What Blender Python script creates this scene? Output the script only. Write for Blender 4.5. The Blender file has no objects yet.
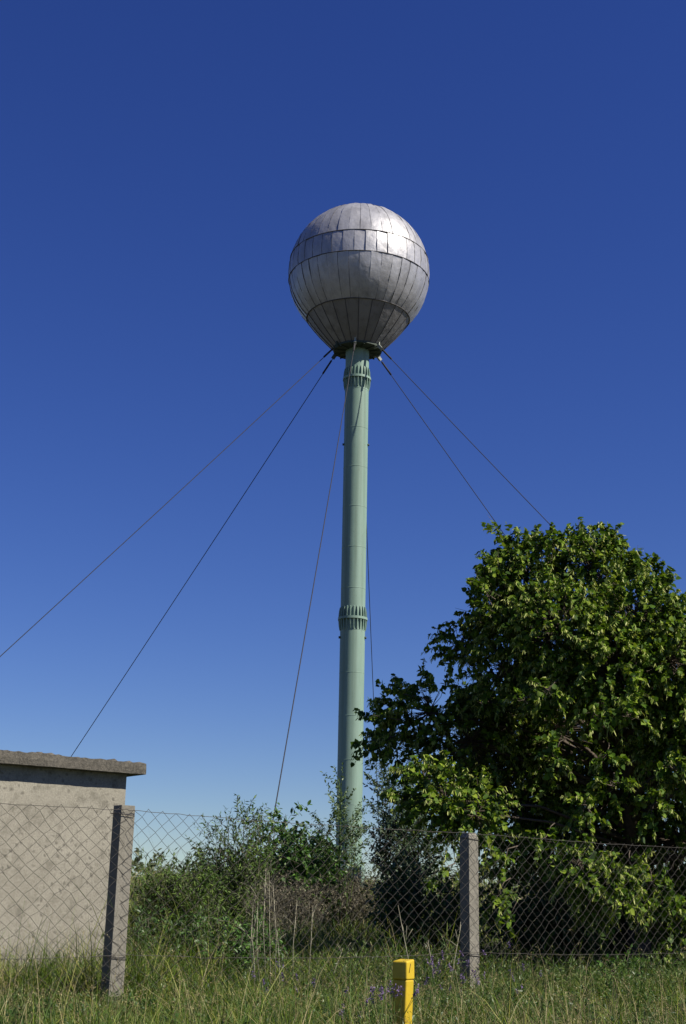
import bpy, math, random
import numpy as np
from math import sin, cos, pi, radians, sqrt, atan2
from mathutils import Vector

random.seed(7)
rng = np.random.default_rng(11)
sc = bpy.context.scene
col = sc.collection

# ------------------------------------------------------------------ camera
F_PX, PITCH, ROLL = 1370.0, radians(16.0), radians(1.15)
EYE = np.array([0.0, 0.0, 1.6])
FW = np.array([0, cos(PITCH), sin(PITCH)])
UP = np.array([0, -sin(PITCH), cos(PITCH)])
RT = np.array([1.0, 0, 0])


def at(u, v, Y):
    """point seen at pixel (u, v) of the photograph, at the distance Y in metres"""
    xr, yr = u - 343.0, v - 512.0
    x = xr * cos(ROLL) + yr * sin(ROLL)
    y = -xr * sin(ROLL) + yr * cos(ROLL)
    r = FW * F_PX + RT * x - UP * y
    return EYE + r * (Y / r[1])


cam = bpy.data.cameras.new('camera')
camo = bpy.data.objects.new('camera', cam)
col.objects.link(camo)
sc.camera = camo
cam.sensor_fit = 'HORIZONTAL'
cam.sensor_width = 36.0
cam.lens = F_PX / 686.0 * 36.0
cam.clip_end = 8000
camo.location = EYE.tolist()
import mathutils
base = mathutils.Matrix((RT.tolist(), UP.tolist(), (-FW).tolist())).transposed()
camo.rotation_euler = (base @ mathutils.Matrix.Rotation(ROLL, 3, 'Z')).to_euler()

# ------------------------------------------------------------------ light
SUN = Vector((0.662, -0.281, 0.70)).normalized()
wd = bpy.data.worlds.new("World")
sc.world = wd
wd.use_nodes = True
nt = wd.node_tree
sky = nt.nodes.new('ShaderNodeTexSky')
sky.sky_type = 'NISHITA'
sky.sun_disc = False
sky.sun_elevation = math.asin(SUN.z)
sky.sun_rotation = atan2(SUN.x, SUN.y)
sky.altitude = 0
sky.air_density = 1.0
sky.dust_density = 0.0
sky.ozone_density = 7.5
hs = nt.nodes.new('ShaderNodeHueSaturation')
hs.inputs['Hue'].default_value = .524
hs.inputs['Saturation'].default_value = 1.17
nt.links.new(sky.outputs[0], hs.inputs['Color'])
nt.links.new(hs.outputs[0], nt.nodes['Background'].inputs[0])
nt.nodes['Background'].inputs[1].default_value = 0.054
sun = bpy.data.lights.new('sun', 'SUN')
sun.energy = 5.0
sun.angle = radians(0.5)
sun.color = (1.0, 0.93, 0.81)
suno = bpy.data.objects.new('sun', sun)
col.objects.link(suno)
suno.rotation_euler = SUN.to_track_quat('Z', 'Y').to_euler()
suno.location = (30, -20, 40)
sc.view_settings.view_transform = 'Standard'
sc.view_settings.look = 'None'
sc.view_settings.exposure = 0.75
sc.view_settings.gamma = 1.0
sc.cycles.max_bounces = 6
sc.cycles.transparent_max_bounces = 8


# ------------------------------------------------------------------ materials
class NT:
    def __init__(s, name):
        s.m = bpy.data.materials.new(name)
        s.m.use_nodes = True
        s.t = s.m.node_tree
        s.b = s.t.nodes['Principled BSDF']
        s.out = s.t.nodes['Material Output']

    def n(s, typ, **kw):
        nd = s.t.nodes.new(typ)
        for k, v in kw.items():
            if k.startswith('i_'):
                nd.inputs[k[2:].replace('_', ' ')].default_value = v
            else:
                setattr(nd, k, v)
        return nd

    def l(s, a, b):
        s.t.links.new(a, b)

    def ramp(s, src, stops):
        r = s.t.nodes.new('ShaderNodeValToRGB')
        e = r.color_ramp.elements
        while len(e) < len(stops):
            e.new(0.5)
        for q, (p, c) in zip(e, stops):
            q.position = p
            q.color = (*c, 1) if len(c) == 3 else c
        s.l(src, r.inputs[0])
        return r.outputs[0]

    def noise(s, scale, detail=4, rough=0.6, vec=None):
        nd = s.n('ShaderNodeTexNoise')
        nd.inputs['Scale'].default_value = scale
        nd.inputs['Detail'].default_value = detail
        nd.inputs['Roughness'].default_value = rough
        if vec is not None:
            s.l(vec, nd.inputs['Vector'])
        return nd.outputs['Fac']

    def mix(s, fac, a, b, mode='MIX'):
        nd = s.t.nodes.new('ShaderNodeMix')
        nd.data_type = 'RGBA'
        nd.blend_type = mode
        for sock, v in ((nd.inputs[0], fac), (nd.inputs[6], a), (nd.inputs[7], b)):
            if isinstance(v, (int, float)):
                sock.default_value = v
            elif isinstance(v, tuple):
                sock.default_value = (*v, 1)
            else:
                s.l(v, sock)
        return nd.outputs[2]

    def bump(s, h, strength, dist=0.01):
        nd = s.n('ShaderNodeBump')
        nd.inputs['Strength'].default_value = strength
        nd.inputs['Distance'].default_value = dist
        s.l(h, nd.inputs['Height'])
        s.l(nd.outputs[0], s.b.inputs['Normal'])

    def coord(s, sc_=(1, 1, 1)):
        tc = s.n('ShaderNodeTexCoord')
        mp = s.n('ShaderNodeMapping')
        mp.inputs['Scale'].default_value = sc_
        s.l(tc.outputs['Object'], mp.inputs['Vector'])
        return mp.outputs[0]


def foliage_mat(name, stops, under=0.6, transl=0.3, rough=0.45, spec=0.3, tcol=None):
    q = NT(name)
    g = q.n('ShaderNodeNewGeometry')
    c = q.ramp(g.outputs['Random Per Island'], stops)
    light = q.mix(0.12, c, (0.30, 0.36, 0.26))
    c2 = q.mix(g.outputs['Backfacing'], c, light)
    q.l(c2, q.b.inputs['Base Color'])
    q.b.inputs['Roughness'].default_value = rough
    q.b.inputs['Specular IOR Level'].default_value = spec
    tr = q.n('ShaderNodeBsdfTranslucent')
    tc = q.mix(1.0, c, tcol or (1.0, 1.0, 0.45), 'MULTIPLY')
    q.l(tc, tr.inputs['Color'])
    mx = q.n('ShaderNodeMixShader')
    mx.inputs[0].default_value = transl
    q.l(q.b.outputs[0], mx.inputs[1])
    q.l(tr.outputs[0], mx.inputs[2])
    q.l(mx.outputs[0], q.out.inputs['Surface'])
    return q.m


def plain(name, c, rough=0.7, metal=0.0, var=0.25, scale=20, spec=0.4, bump=0.0):
    q = NT(name)
    f = q.noise(scale, 5, 0.65, q.coord())
    k = q.ramp(f, [(0.3, tuple(x * (1 - var) for x in c)), (0.7, tuple(min(1, x * (1 + var)) for x in c))])
    q.l(k, q.b.inputs['Base Color'])
    q.b.inputs['Roughness'].default_value = rough
    q.b.inputs['Metallic'].default_value = metal
    q.b.inputs['Specular IOR Level'].default_value = spec
    if bump:
        q.bump(f, bump, 0.005)
    return q.m


M = {}
# linden leaves, bracts
M['linden'] = foliage_mat('linden_leaf', [(0, (.022, .050, .006)), (.45, (.056, .115, .009)), (.75, (.12, .195, .014)), (1, (.21, .28, .03))], transl=.28, rough=.6, spec=.10)
M['bract'] = foliage_mat('linden_bract', [(0, (.22, .29, .05)), (.6, (.38, .42, .11)), (1, (.52, .54, .20))], transl=.35, rough=.6)
M['bark'] = plain('bark', (.075, .058, .042), .9, var=.4, scale=14, bump=.5)
M['twig'] = plain('twig', (.10, .092, .066), .85, var=.3)
M['willow'] = foliage_mat('grey_willow_leaf', [(0, (.034, .070, .014)), (.6, (.066, .118, .022)), (1, (.13, .19, .04))], transl=.18, rough=.6, spec=.12)
M['elder'] = foliage_mat('elder_leaf', [(0, (.030, .078, .012)), (.6, (.055, .13, .02)), (1, (.10, .19, .035))], transl=.3)
M['bluegreen'] = foliage_mat('bluegreen_leaf', [(0, (.05, .085, .05)), (.6, (.075, .115, .065)), (1, (.11, .15, .085))], transl=.25)
M['bramble'] = foliage_mat('bramble_leaf', [(0, (.026, .055, .014)), (.6, (.04, .085, .018)), (1, (.07, .12, .03))], transl=.25)
M['sapling'] = foliage_mat('sapling_leaf', [(0, (.06, .10, .04)), (.6, (.085, .135, .05)), (1, (.12, .17, .07))], transl=.3)
M['scrub'] = foliage_mat('scrub_leaf', [(0, (.06, .08, .035)), (1, (.10, .115, .06))], transl=.2)
M['grass'] = foliage_mat('grass_blade', [(0, (.026, .064, .005)), (.4, (.062, .118, .009)), (.75, (.135, .185, .018)), (1, (.25, .24, .055))], transl=.25, rough=.6, spec=.12)
M['straw'] = foliage_mat('straw_blade', [(0, (.17, .14, .065)), (.6, (.28, .235, .11)), (1, (.42, .36, .19))], transl=.2, rough=.7, spec=.2, tcol=(1, .95, .8))
M['stalk'] = plain('dry_stalk', (.25, .235, .165), .85, 0, .25, 30)
M['brush'] = foliage_mat('dry_brush', [(0, (.060, .052, .036)), (.6, (.11, .097, .068)), (1, (.19, .17, .12))], transl=.1, rough=.8, spec=.1, tcol=(1, .95, .8))
M['weed'] = foliage_mat('weed_leaf', [(0, (.036, .075, .014)), (.6, (.066, .118, .022)), (1, (.13, .175, .045))], transl=.3)
M['herb'] = foliage_mat('herb_leaf', [(0, (.020, .055, .010)), (.6, (.038, .085, .014)), (1, (.08, .13, .03))], transl=.3)
M['vetch'] = foliage_mat('vetch_petal', [(0, (.09, .06, .15)), (.6, (.14, .095, .21)), (1, (.21, .145, .27))], transl=.2, tcol=(1, 1, 1))
M['white_petal'] = foliage_mat('white_petal', [(0, (.6, .6, .55)), (1, (.8, .8, .75))], transl=.2, tcol=(1, 1, 1))

# ground
q = NT('soil')
f1 = q.noise(0.35, 6, .65, q.coord())
f2 = q.noise(9, 6, .7, q.coord())
c = q.mix(f2, q.ramp(f1, [(.35, (.040, .036, .020)), (.65, (.034, .042, .015))]), (.058, .054, .030))
q.l(c, q.b.inputs['Base Color'])
q.b.inputs['Roughness'].default_value = .95
q.bump(f2, .8, .05)
M['soil'] = q.m

# concrete of the shed: rendered, blotched and pocked
q = NT('shed_plaster')
v = q.coord()
big = q.noise(1.3, 5, .6, v)
mid = q.noise(9.0, 4, .6, v)
fine = q.noise(70.0, 4, .7, v)
c = q.ramp(big, [(.35, (.178, .166, .13)), (.65, (.255, .24, .192))])
c = q.mix(.4, c, q.ramp(fine, [(.35, (.12, .112, .092)), (.65, (.33, .312, .262))]))
blot = q.ramp(q.noise(7, 6, .72, v), [(.50, (0, 0, 0)), (.66, (1, 1, 1))])
c = q.mix(q.mix(.7, (0, 0, 0), blot), c, (.11, .102, .08))
vo = q.n('ShaderNodeTexVoronoi')
vo.inputs['Scale'].default_value = 15
wob = q.n('ShaderNodeMix', data_type='VECTOR')
wob.inputs[0].default_value = .06
q.l(v, wob.inputs[4])
nz = q.n('ShaderNodeTexNoise')
nz.inputs['Scale'].default_value = 14
q.l(v, nz.inputs['Vector'])
q.l(nz.outputs['Color'], wob.inputs[5])
q.l(wob.outputs[1], vo.inputs['Vector'])
pock = q.ramp(vo.outputs['Distance'], [(.12, (1, 1, 1)), (.34, (0, 0, 0))])
pm = q.ramp(q.noise(2.6, 3, .5, v), [(.46, (0, 0, 0)), (.56, (1, 1, 1))])
pk = q.mix(1.0, pock, pm, 'MULTIPLY')
c = q.mix(q.mix(.65, (0, 0, 0), pk), c, (.08, .073, .058))
q.l(c, q.b.inputs['Base Color'])
q.b.inputs['Roughness'].default_value = .93
q.bump(q.mix(.5, fine, pk), .7, .010)
M['plaster'] = q.m

q = NT('roof_concrete')
v = q.coord()
f1 = q.noise(5, 6, .7, v)
f2 = q.noise(38, 5, .75, v)
c = q.ramp(f1, [(.35, (.035, .033, .027)), (.5, (.070, .065, .052)), (.7, (.115, .105, .085))])
c = q.mix(.5, c, q.ramp(f2, [(.38, (.028, .026, .022)), (.6, (.135, .122, .098))]))
q.l(c, q.b.inputs['Base Color'])
q.b.inputs['Roughness'].default_value = .95
q.bump(f2, .9, .015)
M['roofc'] = q.m

q = NT('post_concrete')
v = q.coord()
f1 = q.noise(4, 5, .65, v)
f2 = q.noise(60, 5, .7, v)
c = q.ramp(f1, [(.3, (.115, .11, .09)), (.7, (.19, .18, .148))])
c = q.mix(.4, c, q.ramp(f2, [(.35, (.065, .06, .05)), (.65, (.24, .22, .18))]))
q.l(c, q.b.inputs['Base Color'])
q.b.inputs['Roughness'].default_value = .92
q.bump(f2, .6, .006)
M['post'] = q.m

M['wire'] = plain('rusty_wire', (.055, .05, .044), .65, .3, .35, 30)
M['cable'] = plain('steel_cable', (.018, .018, .022), .8, .0, .2, 3)

# tank cladding
q = NT('tank_aluminium')
g = q.n('ShaderNodeNewGeometry')
v = q.coord()
pan = q.ramp(g.outputs['Random Per Island'], [(0, (.33, .332, .352)), (.5, (.36, .362, .384)), (1, (.385, .387, .41))])
st = q.noise(1.6, 6, .7, q.coord((1, 1, .35)))
c = q.mix(q.ramp(st, [(.42, (0, 0, 0)), (.75, (.8, .8, .8))]), pan, (.17, .167, .17))
q.l(c, q.b.inputs['Base Color'])
q.b.inputs['Metallic'].default_value = .42
rg = q.ramp(q.noise(5, 5, .7, v), [(.3, (.40, .40, .40)), (.7, (.55, .55, .55))])
q.l(rg, q.b.inputs['Roughness'])
q.bump(q.noise(2.6, 4, .5, v), .35, .07)
M['tank'] = q.m
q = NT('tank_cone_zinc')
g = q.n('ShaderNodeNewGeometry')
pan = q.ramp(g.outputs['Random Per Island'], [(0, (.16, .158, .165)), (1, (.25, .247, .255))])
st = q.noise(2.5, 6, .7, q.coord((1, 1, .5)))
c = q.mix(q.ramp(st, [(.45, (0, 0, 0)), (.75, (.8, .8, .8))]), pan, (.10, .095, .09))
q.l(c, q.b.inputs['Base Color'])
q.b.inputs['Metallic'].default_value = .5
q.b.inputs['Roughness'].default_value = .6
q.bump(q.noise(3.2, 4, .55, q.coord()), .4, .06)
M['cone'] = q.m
M['seam'] = plain('tank_seam', (.06, .057, .06), .7, .2, .3, 3)

q = NT('column_paint')
v = q.coord((1, 1, .25))
f1 = q.noise(2.2, 6, .65, v)
f2 = q.noise(9, 5, .75, q.coord((1, 1, .6)))
c = q.ramp(f1, [(.3, (.148, .228, .182)), (.7, (.188, .275, .226))])
spot = q.ramp(f2, [(.63, (0, 0, 0)), (.69, (1, 1, 1))])
c = q.mix(q.mix(.55, (0, 0, 0), spot), c, (.11, .095, .06))
stk = q.ramp(q.noise(3.0, 5, .6, q.coord((1.6, 1.6, .035))), [(.50, (0, 0, 0)), (.72, (1, 1, 1))])
c = q.mix(q.mix(.5, (0, 0, 0), stk), c, (.085, .115, .085))
q.l(c, q.b.inputs['Base Color'])
q.b.inputs['Roughness'].default_value = .55
q.b.inputs['Specular IOR Level'].default_value = .3
q.bump(q.noise(1.2, 3, .5, q.coord()), .3, .02)
M['paint'] = q.m
M['darkpaint'] = plain('dark_green_paint', (.028, .042, .031), .7, 0, .2, 3)
M['hatch'] = plain('hatch_dark', (.02, .028, .022), .8)
M['lugpaint'] = plain('lug_paint', (.22, .24, .21), .6, 0, .3, 12)

q = NT('marker_yellow')
v = q.coord()
f2 = q.noise(30, 5, .7, v)
f1 = q.noise(6, 4, .6, v)
c = q.ramp(f1, [(.3, (.38, .262, .010)), (.7, (.48, .345, .014))])
sp = q.ramp(f2, [(.60, (0, 0, 0)), (.70, (1, 1, 1))])
c = q.mix(q.mix(.5, (0, 0, 0), sp), c, (.22, .10, .015))
q.l(c, q.b.inputs['Base Color'])
q.b.inputs['Roughness'].default_value = .5
q.bump(f2, .2, .003)
M['yellow'] = q.m
M['crack'] = plain('dark_crack', (.08, .045, .012), .9)


# ------------------------------------------------------------------ object helpers
def tag(o, label=None, cat=None, group=None, kind=None):
    for k, v in (('label', label), ('category', cat), ('group', group), ('kind', kind)):
        if v:
            o[k] = v
    return o


def thing(name, loc, label, cat, group=None):
    o = bpy.data.objects.new(name, None)
    o.empty_display_size = .2
    col.objects.link(o)
    o.location = tuple(loc)
    return tag(o, label, cat, group)


def link(name, me, mats, parent=None, world=True):
    """mesh given in world coordinates; put under its thing without moving it"""
    o = bpy.data.objects.new(name, me)
    for m in (mats if isinstance(mats, (list, tuple)) else [mats]):
        me.materials.append(m)
    col.objects.link(o)
    if parent is not None:
        o.parent = parent
        if world:
            p = Vector((0, 0, 0))
            a = parent
            while a is not None:
                p += a.location
                a = a.parent
            me.transform(mathutils.Matrix.Translation(-p))
    return o


def np_mesh(name, V, Q, smooth=False, mi=None):
    """V (n,3); Q (m,4) quads"""
    me = bpy.data.meshes.new(name)
    V = np.asarray(V, dtype=np.float32)
    Q = np.asarray(Q, dtype=np.int32)
    me.vertices.add(len(V))
    me.vertices.foreach_set('co', V.ravel())
    k = Q.shape[1]
    me.loops.add(Q.size)
    me.loops.foreach_set('vertex_index', Q.ravel())
    me.polygons.add(len(Q))
    me.polygons.foreach_set('loop_start', np.arange(0, Q.size, k, dtype=np.int32))
    me.polygons.foreach_set('loop_total', np.full(len(Q), k, dtype=np.int32))
    if smooth:
        me.polygons.foreach_set('use_smooth', np.ones(len(Q), dtype=bool))
    if mi is not None:
        me.polygons.foreach_set('material_index', np.asarray(mi, dtype=np.int32))
    me.update(calc_edges=True)
    me.validate()
    return me


class MB:
    """collects solid pieces and builds them as one mesh"""

    def __init__(s):
        s.v, s.f, s.sm, s.mi = [], [], [], []

    def add(s, vs, fs, smooth=False, mi=0):
        b = len(s.v)
        s.v += [tuple(map(float, p)) for p in vs]
        s.f += [tuple(b + i for i in f) for f in fs]
        s.sm += [smooth] * len(fs)
        s.mi += [mi] * len(fs)

    def box(s, c, ax, ay, az, mi=0):
        """centre and three half-axis vectors"""
        c, ax, ay, az = map(np.array, (c, ax, ay, az))
        vs = [c + i * ax + j * ay + k * az for k in (-1, 1) for j in (-1, 1) for i in (-1, 1)]
        s.add(vs, [(0, 2, 3, 1), (4, 5, 7, 6), (0, 1, 5, 4), (2, 6, 7, 3), (0, 4, 6, 2), (1, 3, 7, 5)], mi=mi)

    def tube(s, pts, r, n=6, smooth=True, caps=True, mi=0):
        pts = [np.array(p, float) for p in pts]
        rs = r if isinstance(r, (list, tuple, np.ndarray)) else [r] * len(pts)
        vs, fs = [], []
        for i, p in enumerate(pts):
            t = pts[min(i + 1, len(pts) - 1)] - pts[max(i - 1, 0)]
            t = t / (np.linalg.norm(t) + 1e-9)
            a = np.array([0, 0, 1.0]) if abs(t[2]) < .9 else np.array([1.0, 0, 0])
            x = np.cross(t, a)
            x /= np.linalg.norm(x)
            y = np.cross(t, x)
            for k in range(n):
                th = 2 * pi * k / n
                vs.append(p + rs[i] * (cos(th) * x + sin(th) * y))
        for i in range(len(pts) - 1):
            for k in range(n):
                a, b = i * n + k, i * n + (k + 1) % n
                fs.append((a, b, b + n, a + n))
        if caps:
            fs.append(tuple(range(n))[::-1])
            fs.append(tuple(range((len(pts) - 1) * n, len(pts) * n)))
        s.add(vs, fs, smooth, mi)

    def lathe(s, prof, cx, cy, n=48, smooth=True, mi=0):
        vs, fs = [], []
        for r, z in prof:
            for k in range(n):
                th = 2 * pi * k / n
                vs.append((cx + r * cos(th), cy + r * sin(th), z))
        for i in range(len(prof) - 1):
            for k in range(n):
                a, b = i * n + k, i * n + (k + 1) % n
                fs.append((a, b, b + n, a + n))
        s.add(vs, fs, smooth, mi)

    def mesh(s, name):
        me = bpy.data.meshes.new(name)
        me.from_pydata(s.v, [], s.f)
        me.polygons.foreach_set('use_smooth', s.sm)
        me.polygons.foreach_set('material_index', s.mi)
        me.update()
        return me


def build(mb, name, mats, parent=None):
    return link(name, mb.mesh(name), mats, parent)


def bevel(o, w, seg=2):
    b = o.modifiers.new('bevel', 'BEVEL')
    b.width = w
    b.segments = seg
    b.limit_method = 'ANGLE'


# ------------------------------------------------------------------ ground
def sstep(a, b, x):
    t = np.clip((x - a) / (b - a), 0, 1)
    return t * t * (3 - 2 * t)


def gz(x, y):
    x = np.asarray(x, float)
    y = np.asarray(y, float)
    h = .71 * sstep(2.5, 7.0, y) + .04 * sstep(15, 18, y) + 1.55 * sstep(15, 58, y)
    h = h + .045 * np.sin(x * 1.3 + .7) * np.cos(y * 1.1) * sstep(5, 8, y) + .10 * np.sin(x * .31 + 1) * np.sin(y * .23) * sstep(16, 26, y)
    return h


def axis(lo, hi, fine_lo, fine_hi, step):
    a = list(np.arange(fine_lo, fine_hi + 1e-6, step))
    d, x = step, fine_hi
    while x < hi:
        d *= 1.35
        x += d
        a.append(x)
    d, x = step, fine_lo
    while x > lo:
        d *= 1.35
        x -= d
        a.insert(0, x)
    return np.array(a)


xs = axis(-3000, 3000, -14, 14, .35)
ys = axis(-200, 4000, -4, 64, .35)
X, Y = np.meshgrid(xs, ys)
V = np.stack([X, Y, gz(X, Y)], -1).reshape(-1, 3)
nx = len(xs)
i, j = np.meshgrid(np.arange(len(ys) - 1), np.arange(nx - 1), indexing='ij')
a = (i * nx + j).ravel()
go = link('ground', np_mesh('ground', V, np.stack([a, a + 1, a + nx + 1, a + nx], 1), True), M['soil'])
tag(go, kind='structure')


# ------------------------------------------------------------------ foliage helpers
def nrm(a):
    return a / (np.linalg.norm(a, axis=-1, keepdims=True) + 1e-9)


def rdir(n):
    return nrm(rng.normal(size=(n, 3)))


HEART = (np.array([(0, 0, 0), (.40, .10, .07), (.42, .50, .06), (0, 1, -.10), (-.42, .50, .06), (-.40, .10, .07)]), [(0, 1, 2, 3), (0, 3, 4, 5)])
OVAL = (np.array([(0, 0, 0), (.22, .32, .05), (.20, .68, .02), (0, 1, -.08), (-.20, .68, .02), (-.22, .32, .05)]), [(0, 1, 2, 3), (0, 3, 4, 5)])
LANCE = (np.array([(0, 0, 0), (.13, .42, .02), (0, 1, -.06), (-.13, .42, .02)]), [(0, 1, 2, 3)])
STRAP = (np.array([(-.07, 0, 0), (.07, 0, 0), (.10, .7, .03), (-.06, 1, 0)]), [(0, 1, 2, 3)])


def leaf_arrays(tpl, P, D, N, S):
    tv, tf = tpl
    D = nrm(D)
    W = nrm(np.cross(D, N))
    N = np.cross(W, D)
    k = len(tv)
    V = P[:, None, :] + S[:, None, None] * (tv[None, :, 0, None] * W[:, None] + tv[None, :, 1, None] * D[:, None] + tv[None, :, 2, None] * N[:, None])
    f = np.array(tf)
    Q = (np.arange(len(P))[:, None, None] * k + f[None]).reshape(-1, 4)
    return V.reshape(-1, 3), Q


def tubes(P0, P1, P2, r0, r1, P3=None):
    """many thin three-sided tapered tubes through 3 points each"""
    n = len(P0)
    pts = np.stack([P0, P1, P2] if P3 is None else [P0, P1, P2, P3], 1)
    m = pts.shape[1]
    t = nrm(pts[:, -1] - pts[:, 0])
    a = np.where(np.abs(t[:, 2:3]) < .9, np.array([[0, 0, 1.0]]), np.array([[1.0, 0, 0]]))
    x = nrm(np.cross(t, a))
    y = np.cross(t, x)
    rr = np.linspace(0, 1, m)[None, :, None] * (np.asarray(r1) - np.asarray(r0)).reshape(-1, 1, 1) + np.asarray(r0).reshape(-1, 1, 1)
    V = []
    for k in range(3):
        th = 2 * pi * k / 3
        V.append(pts + rr * (cos(th) * x + sin(th) * y)[:, None, :])
    V = np.stack(V, 2).reshape(-1, 3)
    Q = []
    for i in range(m - 1):
        for k in range(3):
            Q.append((i * 3 + k, i * 3 + (k + 1) % 3, (i + 1) * 3 + (k + 1) % 3, (i + 1) * 3 + k))
    Q = (np.arange(n)[:, None, None] * (3 * m) + np.array(Q)[None]).reshape(-1, 4)
    return V, Q


class Cloud:
    def __init__(s):
        s.V, s.Q, s.n = [], [], 0

    def add(s, V, Q):
        s.V.append(V)
        s.Q.append(Q + s.n)
        s.n += len(V)

    def obj(s, name, mat, parent=None, smooth=False):
        return link(name, np_mesh(name, np.concatenate(s.V), np.concatenate(s.Q), smooth), mat, parent)


def sprays(O, D, L, k, droop, size, tpl, side=.8, down=.35, jit=.35, upn=.7, var=.25, start=.15):
    """k leaves along each drooping twig; returns leaf arrays and the twig mid/end points"""
    n = len(O)
    t = (start + (1 - start) * (np.arange(k) + .6) / k)[None, :, None] + rng.uniform(-.3, .3, (n, k, 1)) / k
    g = np.array([0, 0, -1.0])
    L = np.broadcast_to(np.asarray(L, float), (n,)).reshape(n, 1, 1)
    dr = np.broadcast_to(np.asarray(droop, float), (n,)).reshape(n, 1, 1)
    pos = O[:, None] + D[:, None] * L * t + g * dr * L * t * t
    tan = nrm(D[:, None] + 2 * g * dr * t)
    sd = nrm(np.cross(D, rdir(n)))[:, None]
    sgn = np.where(np.arange(k) % 2 == 0, 1.0, -1.0)[None, :, None]
    sd2 = sd * sgn + .5 * rng.normal(size=(n, k, 3))
    ax = nrm(tan * .55 + side * sd2 + g * down + jit * rng.normal(size=(n, k, 3)))
    nn = np.array([0, 0, upn]) + .6 * rng.normal(size=(n, k, 3)) + .35 * D[:, None]
    S = size * rng.uniform(1 - var, 1 + var, (n, k))
    V, Q = leaf_arrays(tpl, pos.reshape(-1, 3), ax.reshape(-1, 3), nn.reshape(-1, 3), S.ravel())
    L2 = L[:, 0]
    d2 = dr[:, 0]
    mid = O + D * L2 * .5 + g * d2 * L2 * .25
    end = O + D * L2 + g * d2 * L2
    return V, Q, mid, end


# ------------------------------------------------------------------ water tower
TX, TY = .49, 55.4
TB = 2.25
ZP, ZS, RS = 24.82, 28.41, 3.11
tower = thing('water_tower', (TX, TY, TB), 'tall water tower, silver ball tank on a thin pale green column held by guy cables', 'water tower')

# tank: 40 gores above, 20 gores on the conical underside
rows_hi = [-46] + list(np.linspace(-46, -6.5, 7)[1:]) + list(np.linspace(-6.5, 12, 4)[1:]) + list(np.linspace(12, 88, 14)[1:])


def tank_obj():
    Vv, Qq, mi = [], [], []
    bands = [(np.linspace(-43.5, -6.5, 7), 40, 0), (np.linspace(-6.5, 12, 4), 40, .5), (np.linspace(12, 87, 13), 40, 0)]
    for rows, n, ph in bands:
        for g_ in range(n):
            a0, a1 = 2 * pi * (g_ + ph) / n, 2 * pi * (g_ + ph + 1) / n
            off = rng.normal() * .006
            tw = rng.normal() * .008
            b = len(Vv)
            for rI, fdeg in enumerate(rows):
                ff = radians(fdeg)
                for s_, aa in ((-1, a0), (0, (a0 + a1) / 2), (1, a1)):
                    bulge = .012 if s_ == 0 else 0
                    r = RS + off + tw * s_ + rng.normal() * .006 - (0 if s_ else RS * (1 - cos(pi / n))) + bulge
                    Vv.append((TX + r * cos(ff) * cos(aa), TY + r * cos(ff) * sin(aa), ZS + r * sin(ff)))
            for i_ in range(len(rows) - 1):
                for s_ in (0, 1):
                    p = b + i_ * 3 + s_
                    Qq.append((p, p + 1, p + 4, p + 3))
                    mi.append(0)
    # cone
    r0, z0 = RS * cos(radians(43.5)), ZS - RS * sin(radians(43.5))
    r1, z1 = 1.02, ZP + .02
    n = 24
    for g_ in range(n):
        a0, a1 = 2 * pi * g_ / n, 2 * pi * (g_ + 1) / n
        off = rng.normal() * .008
        b = len(Vv)
        for i_ in range(5):
            t = i_ / 4
            bul = .05 * sin(pi * t) + off
            r, z = r1 + (r0 - r1) * t + bul * .75, z1 + (z0 - z1) * t - bul * .65
            for s_, aa in ((-1, a0), (0, (a0 + a1) / 2), (1, a1)):
                rr = r * (cos(pi / n) * .6 + .4 if s_ == 0 else 1)
                Vv.append((TX + rr * cos(aa), TY + rr * sin(aa), z + rng.normal() * .004))
        for i_ in range(4):
            for s_ in (0, 1):
                p = b + i_ * 3 + s_
                Qq.append((p, p + 1, p + 4, p + 3))
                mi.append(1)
    me = np_mesh('tank', Vv, Qq, True, mi)
    return me


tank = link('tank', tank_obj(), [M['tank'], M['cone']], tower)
mb = MB()


def sph(fd, a, dr=0.0):
    f_ = radians(fd)
    r = RS + dr
    return (TX + r * cos(f_) * cos(a), TY + r * cos(f_) * sin(a), ZS + r * sin(f_))


for lat, rr in ((12, .021), (-6.5, .019), (-43.5, .021)):
    mb.tube([sph(lat, 2 * pi * k / 80, .008) for k in range(81)], rr, 5, caps=False)
for ph, r_ in ((0, (-43.5, -6.5)), (.5, (-6.5, 12)), (0, (12, 86))):
    for g_ in range(40):
        a = 2 * pi * (g_ + ph) / 40
        lats = np.linspace(r_[0], r_[1], 5 if r_[1] < 13 else 10)
        mb.tube([sph(x, a + rng.normal() * .0015, .004) for x in lats], [.007 * rng.uniform(.6, 1.4) for _ in lats], 4, caps=False)
r0, z0 = RS * cos(radians(43.5)), ZS - RS * sin(radians(43.5))
for g_ in range(24):
    a = 2 * pi * g_ / 24
    pts = []
    for t in np.linspace(0, 1, 5):
        bul = .05 * sin(pi * t) + .01
        r, z = 1.02 + (r0 - 1.02) * t + bul * .75, ZP + .02 + (z0 - ZP - .02) * t - bul * .65
        pts.append((TX + r * cos(a), TY + r * sin(a), z))
    mb.tube(pts, .016, 4, caps=False)
mb.lathe([(0.01, ZS + RS + .04), (.25, ZS + RS + .03), (.27, ZS + RS - .05)], TX, TY, 24)
build(mb, 'cladding_seam', M['seam'], tank)

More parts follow.
